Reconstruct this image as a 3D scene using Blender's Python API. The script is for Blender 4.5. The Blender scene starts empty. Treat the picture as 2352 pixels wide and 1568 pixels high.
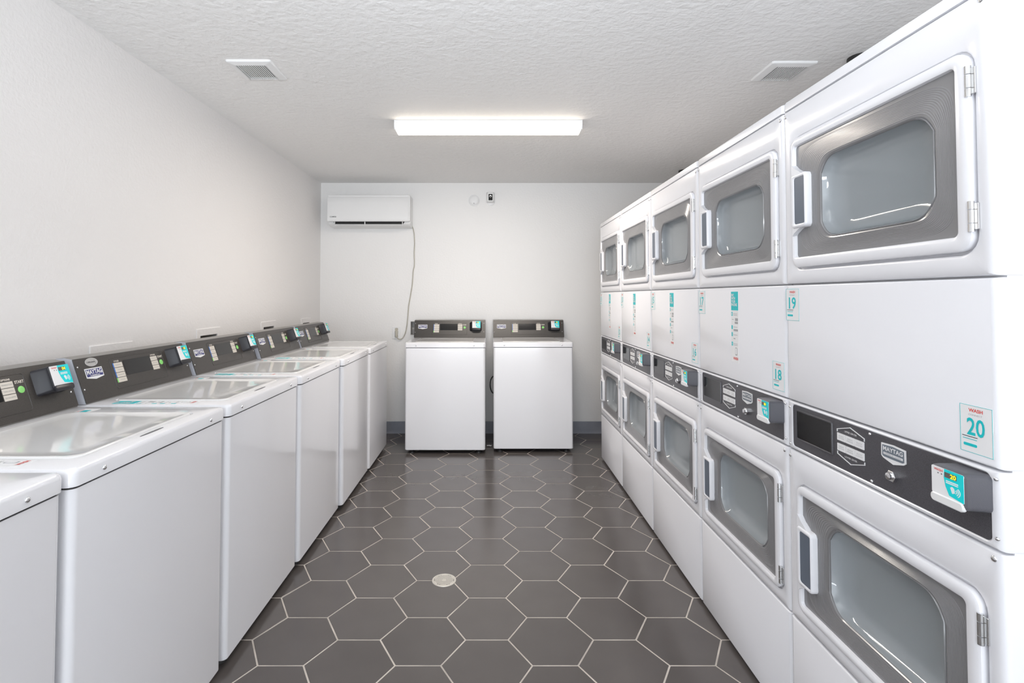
import bpy, bmesh, math, random
from mathutils import Matrix, Vector
random.seed(7)
SC = bpy.context.scene
COL = SC.collection
PI = math.pi

# ------------------------------------------------------------------ camera
cam = bpy.data.cameras.new('camera')
cam_o = bpy.data.objects.new('camera', cam); COL.objects.link(cam_o)
cam_o.location = (0, 0, 1.33)
cam_o.rotation_euler = (PI / 2 + 0.0278, 0, 0)
cam.sensor_fit = 'HORIZONTAL'; cam.sensor_width = 36
cam.lens = 1214.5 / 2352 * 36
cam.shift_x = (1176 - 1124.2) / 2352
cam.shift_y = (647.5 - 784) / 2352
cam.clip_start = 0.02
SC.camera = cam_o

# ------------------------------------------------------------------ exposure, world and added fill lights
SC.view_settings.view_transform = 'Standard'
SC.view_settings.look = 'None'
SC.view_settings.gamma = 1.0
SC.view_settings.use_curve_mapping = False
SC.view_settings.exposure = 0.52
W = bpy.data.worlds.new('world'); SC.world = W; W.use_nodes = True
bg = W.node_tree.nodes['Background']
bg.inputs[0].default_value = (0.86, 0.93, 1.0, 1); bg.inputs[1].default_value = 1.0

def area(name, loc, rot, sx, sy, power, color, spread=PI):
    l = bpy.data.lights.new(name, 'AREA'); l.shape = 'RECTANGLE'; l.size = sx; l.size_y = sy
    l.energy = power; l.color = color; l.spread = spread
    o = bpy.data.objects.new(name, l); COL.objects.link(o); o.location = loc; o.rotation_euler = rot
    return o
# added fill light across the unseen opening behind the camera
area('doorway_fill', (0.0, -4.14, 1.20), (PI / 2, 0, 0), 3.0, 2.3, 50, (0.86, 0.93, 1.0))
# added fill facing up outside the opening, brightens the ceiling; no pavement modelled
area('outdoor_up_fill', (0.0, -5.0, 0.02), (PI, 0, 0), 3.6, 1.5, 200, (0.90, 0.95, 1.0))

# unseen light added behind the camera, aimed up and forward to lift the ceiling
area('ceiling_fill', (-0.10, -0.45, 1.45), (PI - 0.80, 0, 0), 0.4, 0.3, 17, (0.90, 0.95, 1.0), 1.75)

XL, XR, YB, YF, ZC = -1.665, 1.86, 5.20, -4.20, 2.454

# ------------------------------------------------------------------ materials
def mat(name, col, rough=0.5, metal=0.0, coat=0.0, bump=None, emit=None, alpha=1.0, spec=0.5, rnd=0.0, speck=None, mottle=None):
    m = bpy.data.materials.new(name); m.use_nodes = True
    nt = m.node_tree; p = nt.nodes['Principled BSDF']
    p.inputs['Base Color'].default_value = (*col, 1); p.inputs['Roughness'].default_value = rough
    p.inputs['Metallic'].default_value = metal; p.inputs['Coat Weight'].default_value = coat
    p.inputs['Coat Roughness'].default_value = 0.06
    p.inputs['Specular IOR Level'].default_value = spec
    p.inputs['Alpha'].default_value = alpha
    tc = nt.nodes.new('ShaderNodeTexCoord')
    if emit:
        p.inputs['Emission Color'].default_value = (*emit[0], 1); p.inputs['Emission Strength'].default_value = emit[1]
    if mottle:      # mottle = (scale, other colour, contrast)
        n = nt.nodes.new('ShaderNodeTexNoise'); n.inputs['Scale'].default_value = mottle[0]; n.inputs['Detail'].default_value = 5
        mx = nt.nodes.new('ShaderNodeMix'); mx.data_type = 'RGBA'
        mx.inputs[6].default_value = (*col, 1); mx.inputs[7].default_value = (*mottle[1], 1)
        rp = nt.nodes.new('ShaderNodeMapRange'); rp.inputs[1].default_value = 0.5 - mottle[2]; rp.inputs[2].default_value = 0.5 + mottle[2]
        nt.links.new(tc.outputs['Object'], n.inputs['Vector']); nt.links.new(n.outputs[0], rp.inputs[0])
        nt.links.new(rp.outputs[0], mx.inputs[0]); nt.links.new(mx.outputs[2], p.inputs['Base Color'])
    if speck:       # fine speckle of a textured powder coat
        n = nt.nodes.new('ShaderNodeTexNoise'); n.inputs['Scale'].default_value = speck[0]; n.inputs['Detail'].default_value = 2
        rp = nt.nodes.new('ShaderNodeMapRange'); rp.inputs[1].default_value = 0.35; rp.inputs[2].default_value = 0.65
        mx = nt.nodes.new('ShaderNodeMix'); mx.data_type = 'RGBA'
        mx.inputs[6].default_value = (*col, 1); mx.inputs[7].default_value = (*speck[1], 1)
        nt.links.new(tc.outputs['Object'], n.inputs['Vector']); nt.links.new(n.outputs[0], rp.inputs[0])
        nt.links.new(rp.outputs[0], mx.inputs[0]); nt.links.new(mx.outputs[2], p.inputs['Base Color'])
    if rnd:         # per-piece tone
        oi = nt.nodes.new('ShaderNodeObjectInfo'); hs = nt.nodes.new('ShaderNodeHueSaturation')
        mr = nt.nodes.new('ShaderNodeMapRange'); mr.inputs[3].default_value = 1 - rnd; mr.inputs[4].default_value = 1 + rnd
        nt.links.new(oi.outputs['Random'], mr.inputs[0]); nt.links.new(mr.outputs[0], hs.inputs['Value'])
        src = p.inputs['Base Color'].links[0].from_socket if p.inputs['Base Color'].links else None
        if src: nt.links.new(src, hs.inputs['Color'])
        else: hs.inputs['Color'].default_value = (*col, 1)
        nt.links.new(hs.outputs[0], p.inputs['Base Color'])
    if bump:        # (scale, distance, detail)
        n = nt.nodes.new('ShaderNodeTexNoise'); n.inputs['Scale'].default_value = bump[0]; n.inputs['Detail'].default_value = bump[2]
        b = nt.nodes.new('ShaderNodeBump'); b.inputs['Distance'].default_value = bump[1]; b.inputs['Strength'].default_value = 1
        if len(bump) > 3:
            mp = nt.nodes.new('ShaderNodeMapping'); mp.inputs['Scale'].default_value = bump[3]
            nt.links.new(tc.outputs['Object'], mp.inputs[0]); nt.links.new(mp.outputs[0], n.inputs['Vector'])
        else: nt.links.new(tc.outputs['Object'], n.inputs['Vector'])
        nt.links.new(n.outputs[0], b.inputs['Height']); nt.links.new(b.outputs[0], p.inputs['Normal'])
    return m

M = {}
M['wall'] = mat('wall_paint', (0.88, 0.86, 0.85), 0.55, bump=(70, 0.0018, 3))
M['wallb'] = mat('back_wall_paint', (0.89, 0.88, 0.87), 0.42, bump=(60, 0.0015, 3))
M['ceil'] = mat('ceiling_texture', (0.90, 0.89, 0.88), 0.7, bump=(34, 0.006, 6))
M['base'] = mat('grey_cove_base', (0.20, 0.215, 0.26), 0.4, mottle=(6, (0.27, 0.28, 0.32), 0.2))
M['grout'] = mat('grout', (0.70, 0.64, 0.58), 0.8, mottle=(7, (0.46, 0.42, 0.38), 0.2))
M['tile'] = mat('charcoal_tile', (0.088, 0.077, 0.073), 0.19, spec=0.8, rnd=0.07, bump=(9, 0.00025, 3, (5, 1, 1)), mottle=(3.5, (0.104, 0.092, 0.087), 0.25))
M['enamel'] = mat('white_enamel', (0.86, 0.86, 0.895), 0.26, coat=0.15)
M['enamelw'] = mat('washer_enamel', (0.88, 0.88, 0.91), 0.16, coat=0.3)
M['lid'] = mat('lid_enamel', (0.84, 0.835, 0.83), 0.10, coat=0.3)
M['pwhite'] = mat('white_plastic', (0.86, 0.86, 0.86), 0.35)
M['panel'] = mat('dark_speckled_overlay', (0.052, 0.050, 0.056), 0.32, speck=(900, (0.100, 0.097, 0.110)))
M['panelw'] = mat('dark_brown_overlay', (0.032, 0.028, 0.026), 0.30, speck=(900, (0.070, 0.063, 0.058)))
M['conside'] = mat('console_end_paint', (0.60, 0.62, 0.68), 0.35)
M['contop'] = mat('console_top_grey', (0.22, 0.21, 0.195), 0.28)
M['black'] = mat('black_glass', (0.012, 0.012, 0.013), 0.08)
M['blackp'] = mat('black_plastic', (0.018, 0.018, 0.024), 0.35)
M['greyp'] = mat('grey_reader_plastic', (0.10, 0.10, 0.115), 0.36, bump=(500, 0.0003, 2))
M['silver'] = mat('brushed_metal', (0.72, 0.72, 0.72), 0.22, metal=1.0)
M['chrome'] = mat('chrome', (0.85, 0.85, 0.86), 0.12, metal=1.0)
M['white'] = mat('white_print', (0.88, 0.88, 0.89), 0.45)
M['cream'] = mat('cream_print', (0.72, 0.67, 0.60), 0.45)
M['teal'] = mat('teal_print', (0.0, 0.56, 0.60), 0.4)
M['tealb'] = mat('bright_teal_print', (0.0, 0.74, 0.78), 0.3)
M['red'] = mat('red_print', (0.80, 0.12, 0.10), 0.45)
M['greyt'] = mat('grey_print', (0.42, 0.42, 0.43), 0.5)
M['darkt'] = mat('dark_print', (0.05, 0.05, 0.06), 0.5)
M['navy'] = mat('navy_print', (0.035, 0.04, 0.20), 0.35)
M['slate'] = mat('slate_print', (0.17, 0.20, 0.24), 0.35)
M['green'] = mat('green_button', (0.28, 0.75, 0.20), 0.4)
M['blue'] = mat('blue_print', (0.06, 0.20, 0.60), 0.4)
M['yellow'] = mat('yellow_lit_digits', (0.9, 0.85, 0.02), 0.4, emit=((1.0, 0.9, 0.02), 0.45))
M['lcd'] = mat('lcd_brown', (0.14, 0.12, 0.11), 0.3)
M['gripgrey'] = mat('blue_grey_grip', (0.13, 0.155, 0.20), 0.35)
M['surround'] = mat('smoked_window_surround', (0.23, 0.228, 0.235), 0.20, spec=0.9, coat=0.1)
M['pane'] = mat('smoked_window_pane', (0.50, 0.54, 0.57), 0.04, alpha=0.55, spec=1.0)
M['drum'] = mat('galvanised_drum', (0.80, 0.83, 0.86), 0.4, metal=0.1)
M['duct'] = mat('black_duct', (0.02, 0.02, 0.02), 0.6)
M['boxgrey'] = mat('grey_box_plastic', (0.50, 0.48, 0.46), 0.4)
M['cord'] = mat('beige_cord', (0.52, 0.49, 0.42), 0.5)
M['acslot'] = mat('ac_dark_slot', (0.008, 0.008, 0.008), 0.7)
M['lens'] = mat('fluorescent_lens', (0.95, 0.93, 0.88), 0.4, emit=((1.0, 0.88, 0.72), 5.0))
M['fill_lens'] = mat('added_fill_lens', (0.95, 0.93, 0.88), 0.4, emit=((1.0, 0.93, 0.85), 0.9))  # glow of the unseen lamps added above and behind the camera
M['steel'] = mat('drain_steel', (0.70, 0.66, 0.60), 0.35, metal=0.4)
M['rubber'] = mat('black_rubber', (0.02, 0.02, 0.02), 0.5)
M['etch'] = mat('etched_ring', (0.50, 0.48, 0.44), 0.25, metal=0.6)

# ------------------------------------------------------------------ mesh helpers
CACHE = {}
def rr(x0, x1, y0, y1, r, k=5):
    """rounded rectangle, counter-clockwise 2-D points"""
    r = max(min(r, (x1 - x0) / 2 - 1e-5, (y1 - y0) / 2 - 1e-5), 1e-5); out = []
    for (cx, cy, a0) in ((x1 - r, y1 - r, 0), (x0 + r, y1 - r, PI / 2), (x0 + r, y0 + r, PI), (x1 - r, y0 + r, 1.5 * PI)):
        for i in range(k + 1):
            a = a0 + PI / 2 * i / k; out.append((cx + r * math.cos(a), cy + r * math.sin(a)))
    return out
def se(cx, cy, a, b, n, N=72):
    """superellipse points"""
    out = []
    for i in range(N):
        t = 2 * PI * (i + 0.5) / N; c, s = math.cos(t), math.sin(t)
        out.append((cx + a * math.copysign(abs(c) ** (2 / n), c), cy + b * math.copysign(abs(s) ** (2 / n), s)))
    return out
def bulge(cx, cz, a, b_, bl, n=13, N=72):
    """rectangle with rounded corners whose short sides bow outwards by bl"""
    out = []
    for x, z in se(0, 0, a - bl, b_, n, N):
        out.append((cx + x + math.copysign(bl, x) * (1 - (z / b_) ** 2) * min(1, abs(x) / (a - bl)) ** 3, cz + z))
    return out
class B:
    def __init__(s): s.bm = bmesh.new()
    def loft(s, loops, cap0=True, cap1=True):
        V = [[s.bm.verts.new(p) for p in L] for L in loops]; n = len(V[0])
        for a, b in zip(V, V[1:]):
            for i in range(n):
                j = (i + 1) % n
                s.bm.faces.new((a[i], a[j], b[j], b[i]))
        if cap0: s.bm.faces.new(V[0][::-1])
        if cap1: s.bm.faces.new(V[-1])
        return s
    def lxz(s, items, cap0=True, cap1=True):       # items: (2-D loop, y)
        return s.loft([[(p[0], y, p[1]) for p in L] for L, y in items], cap0, cap1)
    def lxy(s, items, cap0=True, cap1=True):       # items: (2-D loop, z)
        return s.loft([[(p[0], p[1], z) for p in L] for L, z in items], cap0, cap1)
    def box(s, x0, x1, y0, y1, z0, z1, b=0.0, seg=2):
        vs = [s.bm.verts.new((x, y, z)) for x in (x0, x1) for y in (y0, y1) for z in (z0, z1)]
        F = [(0, 1, 3, 2), (4, 6, 7, 5), (0, 4, 5, 1), (2, 3, 7, 6), (0, 2, 6, 4), (1, 5, 7, 3)]
        fs = [s.bm.faces.new([vs[i] for i in f]) for f in F]
        if b > 0:
            es = list({e for f in fs for e in f.edges})
            bmesh.ops.bevel(s.bm, geom=es, offset=b, segments=seg, profile=0.5, affect='EDGES')
        return s
    def prism(s, pts, y0, y1):                      # 2-D polygon in x-z, thick in y
        return s.lxz([(pts, y1), (pts, y0)])
    def disc(s, x, z, r, y0, y1, n=20, dome=0.0, rz=None):   # short cylinder facing -y (y0 is the front)
        rz = rz or r
        L = lambda k: [(x + k * r * math.cos(2 * PI * i / n), z + k * rz * math.sin(2 * PI * i / n)) for i in range(n)]
        items = [(L(1), y1), (L(1), y0 + dome)]
        if dome: items += [(L(0.85), y0 + dome * 0.4), (L(0.5), y0)]
        else: items += [(L(1), y0)]
        return s.lxz(items)
    def zdisc(s, x, y, r, z0, z1, n=20, k1=1.0):
        L = lambda k: [(x + k * r * math.cos(2 * PI * i / n), y + k * r * math.sin(2 * PI * i / n)) for i in range(n)]
        return s.lxy([(L(1), z0), (L(k1), z1)])
    def tube(s, pts, r, n=8, cap=True):
        P = [Vector(p) for p in pts]; loops = []; up = Vector((0.3, 0.2, 1)).normalized()
        for i, p in enumerate(P):
            d = (P[min(i + 1, len(P) - 1)] - P[max(i - 1, 0)]).normalized()
            a = d.cross(up)
            if a.length < 1e-3: a = d.cross(Vector((1, 0, 0)))
            a.normalize(); b = d.cross(a)
            loops.append([p + a * r * math.cos(2 * PI * k / n) + b * r * math.sin(2 * PI * k / n) for k in range(n)])
        return s.loft(loops, cap, cap)
    def mesh(s, name, mt, T=None, sharp=35):
        bmesh.ops.recalc_face_normals(s.bm, faces=s.bm.faces[:])
        if T is not None: s.bm.transform(T)
        me = bpy.data.meshes.new(name); s.bm.to_mesh(me); s.bm.free()
        for p in me.polygons: p.use_smooth = True
        me.set_sharp_from_angle(angle=math.radians(sharp))
        me.materials.append(M[mt]); return me
def link(name, me, parent=None, **props):
    o = bpy.data.objects.new(name, me); COL.objects.link(o)
    if parent is not None: o.parent = parent
    for k, v in props.items(): o[k] = v
    return o
def part(name, key, mt, fn, parent, T=None, label=None, sharp=35):
    if key is None or key not in CACHE:
        b = B(); fn(b); me = b.mesh(name, mt, T, sharp)
        if key: CACHE[key] = me
    else: me = CACHE[key]
    o = link(name, me, parent)
    if label: o['label'] = label
    return o
def empty(name, loc, rz, label, cat, group=None):
    o = bpy.data.objects.new(name, None); COL.objects.link(o); o.location = loc; o.rotation_euler = (0, 0, rz)
    o.empty_display_size = 0.1; o['label'] = label; o['category'] = cat
    if group: o['group'] = group
    return o
def tagm(o, label, cat, group=None):
    o['label'] = label; o['category'] = cat
    if group: o['group'] = group
    return o
def text_into(b, s, x0, x1, z0, z1, y, bold=0.0):
    """flat lettering fitted into the box x0..x1, z0..z1 at depth y, facing -y"""
    cu = bpy.data.curves.new('lettering', 'FONT'); cu.body = s; cu.resolution_u = 3; cu.offset = bold
    ob = bpy.data.objects.new('lettering', cu)
    me = bpy.data.meshes.new_from_object(ob)
    xs = [v.co.x for v in me.vertices]; ys = [v.co.y for v in me.vertices]
    ax, bx, ay, by = min(xs), max(xs), min(ys), max(ys)
    vs = [b.bm.verts.new((x0 + (v.co.x - ax) / (bx - ax) * (x1 - x0), y, z0 + (v.co.y - ay) / (by - ay) * (z1 - z0))) for v in me.vertices]
    for p in me.polygons:
        try: b.bm.faces.new([vs[i] for i in p.vertices])
        except ValueError: pass
    bpy.data.objects.remove(ob); bpy.data.curves.remove(cu); bpy.data.meshes.remove(me)
def text(name, key, mt, items, parent, T=None, bold=0.0):
    def fn(b):
        for it in items: text_into(b, *it, bold=bold)
    return part(name, key, mt, fn, parent, T)
def rects(name, key, mt, items, parent, T=None, label=None):
    """thin flat plates x0,x1,z0,z1,y(front),thickness,radius"""
    def fn(b):
        for (x0, x1, z0, z1, y, th, r) in items: b.lxz([(rr(x0, x1, z0, z1, r, 3), y + th), (rr(x0, x1, z0, z1, r, 3), y)])
    return part(name, key, mt, fn, parent, T, label)

# ------------------------------------------------------------------ room shell
def holed_wall(name, axis, pos, thick, u0, u1, v0, v1, holes, mt):
    """slab with rectangular holes; axis 'x': plane X=pos spans Y,Z ; axis 'y': plane Y=pos spans X,Z"""
    us = sorted({u0, u1, *[h[0] for h in holes], *[h[1] for h in holes]}); vs = sorted({v0, v1, *[h[2] for h in holes], *[h[3] for h in holes]})
    b = B(); bm = b.bm; vd = {}
    def V(u, v, d):
        k = (round(u, 5), round(v, 5), d)
        if k not in vd: vd[k] = bm.verts.new((pos + thick * d, u, v) if axis == 'x' else (u, pos + thick * d, v))
        return vd[k]
    def solid(i, j):
        if i < 0 or j < 0 or i >= len(us) - 1 or j >= len(vs) - 1: return False
        cu, cv = (us[i] + us[i + 1]) / 2, (vs[j] + vs[j + 1]) / 2
        return not any(h[0] < cu < h[1] and h[2] < cv < h[3] for h in holes)
    for i in range(len(us) - 1):
        for j in range(len(vs) - 1):
            if not solid(i, j): continue
            a, c, d, e = us[i], us[i + 1], vs[j], vs[j + 1]
            for k in (0, 1): bm.faces.new((V(a, d, k), V(c, d, k), V(c, e, k), V(a, e, k)))
            for (di, dj, p, q) in ((-1, 0, (a, d), (a, e)), (1, 0, (c, d), (c, e)), (0, -1, (a, d), (c, d)), (0, 1, (a, e), (c, e))):
                if not solid(i + di, j + dj): bm.faces.new((V(*p, 0), V(*q, 0), V(*q, 1), V(*p, 1)))
    return link(name, b.mesh(name, mt, sharp=20), None, kind='structure')

LBOX = [(2.205, 2.47, 1.124), (3.006, 3.27, 1.145), (3.855, 4.12, 1.146), (4.675, 4.925, 1.136)]   # outlet boxes on the left wall: y0, y1, top
lholes = [(a + 0.035, c - 0.035, t - 0.19, t - 0.038) for a, c, t in LBOX]
BBOX = (-0.775, -0.53, 0.955, 1.09)
holed_wall('wall_left', 'x', XL, -0.14, YF, YB, -0.05, ZC, lholes, 'wall')
holed_wall('wall_back', 'y', YB, 0.14, XL - 0.14, XR + 0.14, -0.05, ZC, [(BBOX[0] + .004, BBOX[1] - .004, BBOX[2] + .004, BBOX[3] - .004)], 'wallb')
holed_wall('wall_right', 'x', XR, 0.14, YF, YB, -0.05, ZC, [], 'wall')
holed_wall('wall_front', 'y', YF, -0.14, XL - 0.14, XR + 0.14, -0.05, ZC, [(-1.55, 1.7, -0.051, 2.38)], 'wall')
b = B(); b.box(XL - 0.14, XR + 0.14, YF - 0.14, YB + 0.14, ZC, ZC + 0.12)
link('ceiling', b.mesh('ceiling', 'ceil'), None, kind='structure')
def cove(b):
    pr = [(0, 0.0), (-0.016, 0.0), (-0.009, 0.012), (-0.006, 0.03), (-0.006, 0.108), (-0.003, 0.114), (0, 0.114)]
    b.loft([[(x, YB + p[0], p[1]) for p in pr] for x in (XL, XR)])
bb = B(); cove(bb); link('baseboard_back', bb.mesh('baseboard_back', 'base'), None, kind='structure')

# floor: grout bed with hexagonal tiles
b = B(); b.box(XL - 0.14, XR + 0.14, YF - 0.14, YB + 0.14, -0.06, -0.0014)
floor = link('floor', b.mesh('floor', 'grout'), None, kind='structure')
S = 0.1654; TX0, TY0 = -0.0103, 2.090; HG = 0.0032
def clip(poly, x0, x1, y0, y1):
    for (ax, lim, sg) in ((0, x0, 1), (0, x1, -1), (1, y0, 1), (1, y1, -1)):
        out = []
        for i in range(len(poly)):
            p, q = poly[i], poly[(i + 1) % len(poly)]
            dp, dq = sg * (p[ax] - lim), sg * (q[ax] - lim)
            if dp >= 0: out.append(p)
            if dp * dq < 0:
                t = dp / (dp - dq); out.append((p[0] + t * (q[0] - p[0]), p[1] + t * (q[1] - p[1])))
        poly = out
        if len(poly) < 3: return []
    return poly
def tile_shape(b, poly, cx=0, cy=0):
    mx = sum(p[0] for p in poly) / len(poly); my = sum(p[1] for p in poly) / len(poly)
    ins = [(mx + (p[0] - mx) * 0.994, my + (p[1] - my) * 0.994) for p in poly]
    P = lambda L: [(x - cx, y - cy) for x, y in L]
    b.lxy([(P(poly), -0.006), (P(poly), -0.0006), (P(ins), 0.0)])
hexa = lambda cx, cy: [(cx + (S - HG * 1.155) * math.cos(PI / 3 * i), cy + (S - HG * 1.155) * math.sin(PI / 3 * i)) for i in range(6)]
rest = B()
for c in range(-9, 10):
    for k in range(-25, 14):
        cx = TX0 + 1.5 * S * c; cy = TY0 + math.sqrt(3) * S * (k + 0.5 + (0.5 if c % 2 else 0))
        if cx < XL - S or cx > XR + S or cy < YF - S or cy > YB + S: continue
        full = hexa(cx, cy); cl = clip(full, XL + .001, XR - .001, YF + .001, YB - .001)
        if len(cl) < 3: continue
        seen = -1.12 < cx < 1.12 and cy > 1.25
        whole = len(cl) == 6 and all(abs(a[0] - d[0]) + abs(a[1] - d[1]) < 1e-6 for a, d in zip(full, cl))
        if not seen: tile_shape(rest, cl); continue
        if whole:
            part('tile', 'tile', 'tile', lambda q: tile_shape(q, hexa(0, 0)), floor, sharp=1).location = (cx, cy, 0)
        else:
            part('tile', None, 'tile', lambda q: tile_shape(q, cl, cx, cy), floor, sharp=1).location = (cx, cy, 0)
link('tile_field', rest.mesh('tile_field', 'tile', None, 1), floor, kind='stuff')

# ------------------------------------------------------------------ card reader face (washers and dryers share it)
def reader(parent, pre, cx, cz, w, h, dep, lip, digits, T=None, y=0.0, lipmat='pwhite', back=0.0):
    """box reader standing off its panel; y = panel face, front is at y-dep"""
    x0, x1, z0, z1 = cx - w / 2, cx + w / 2, cz - h / 2, cz + h / 2; f = y - dep
    rd = part('card_reader', pre + 'rd', 'greyp' if lipmat == 'pwhite' else 'blackp', lambda b: (
        b.lxz([(rr(x0 - back, x1 + .006, z0 + .002, z1, .010), y), (rr(x0, x1, z0 + .003, z1, .010), f + .012), (rr(x0 + .001, x1 - .001, z0 + .004, z1 - .001, .008), f + .003), (rr(x0 + .004, x1 - .004, z0 + .007, z1 - .003, .006), f)])), parent, T)
    kx = lambda t: x0 + .004 + t * (w - .008); kz = lambda t: z0 + .004 + t * (h - .007)
    rects('face_plate', pre + 'face', 'white', [(kx(0), kx(1), kz(.18), kz(1), f - .0006, .001, .003)], rd, T)
    part('teal_field', pre + 'teal', 'tealb', lambda b: b.prism([(kx(.42), kz(1)), (kx(.40), kz(.75)), (kx(.45), kz(.5)), (kx(.56), kz(.27)), (kx(1), kz(.20)), (kx(1), kz(1))], f - .0011, f - .0006), rd, T)
    part('front_lip', pre + 'lip', lipmat, lambda b: b.lxz([(rr(kx(-.04), kx(1.0), z0, kz(.20), .008), f + .004), (rr(kx(-.04), kx(1.0), z0, kz(.20), .008), f - .0012), (rr(kx(0), kx(.97), z0 + .002, kz(.17), .006), f - .003)]), rd, T)
    rects('lcd', pre + 'lcd', 'lcd', [(kx(.43), kx(.80), kz(.77), kz(.92), f - .0015, .0004, .0006)], rd, T)
    rects('indicator', pre + 'ind', 'darkt', [(kx(a), kx(a + .035), kz(.80), kz(.83), f - .0011, .0004, .0008) for a in (.20, .31)], rd, T)
    text('lettering', pre + 'wash', 'red', [('WASH', kx(.09), kx(.36), kz(.88), kz(.95), f - .0012)], rd, T, 0.02)
    def waves(b):
        b.prism([(kx(.60), kz(.52)), (kx(.66), kz(.36)), (kx(.74), kz(.40)), (kx(.72), kz(.52)), (kx(.66), kz(.56))], f - .0015, f - .0011)
        for j, r in enumerate((.09, .15, .21)):
            pts = [(kx(.72 + r * math.cos(a) * .9), kz(.44 + r * .75 * math.sin(a))) for a in [(-0.9 + 1.8 * i / 6) for i in range(7)]]
            pin = [(kx(.72 + (r - .025) * math.cos(a) * .9), kz(.44 + (r - .025) * .75 * math.sin(a))) for a in [(-0.9 + 1.8 * i / 6) for i in range(7)]]
            for i in range(6): b.prism([pin[i], pts[i], pts[i + 1], pin[i + 1]], f - .0015, f - .0011)
        for i in range(2): b.lxz([(rr(kx(.47), kx(.84), kz(.66 - .05 * i), kz(.69 - .05 * i), .0003, 1), f - .0011), (rr(kx(.47), kx(.84), kz(.66 - .05 * i), kz(.69 - .05 * i), .0003, 1), f - .0015)])
    part('symbols', pre + 'wave', 'white', waves, rd, T)
    if digits: text('digits', pre + 'dg' + digits, 'yellow', [(digits, kx(.61), kx(.79), kz(.78), kz(.91), f - .0019)], rd, T, 0.03)
    else: rects('digits', pre + 'dgx', 'yellow', [(kx(.64), kx(.78), kz(.79), kz(.90), f - .0019, .0003, .0005)], rd, T)
    return rd

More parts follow.
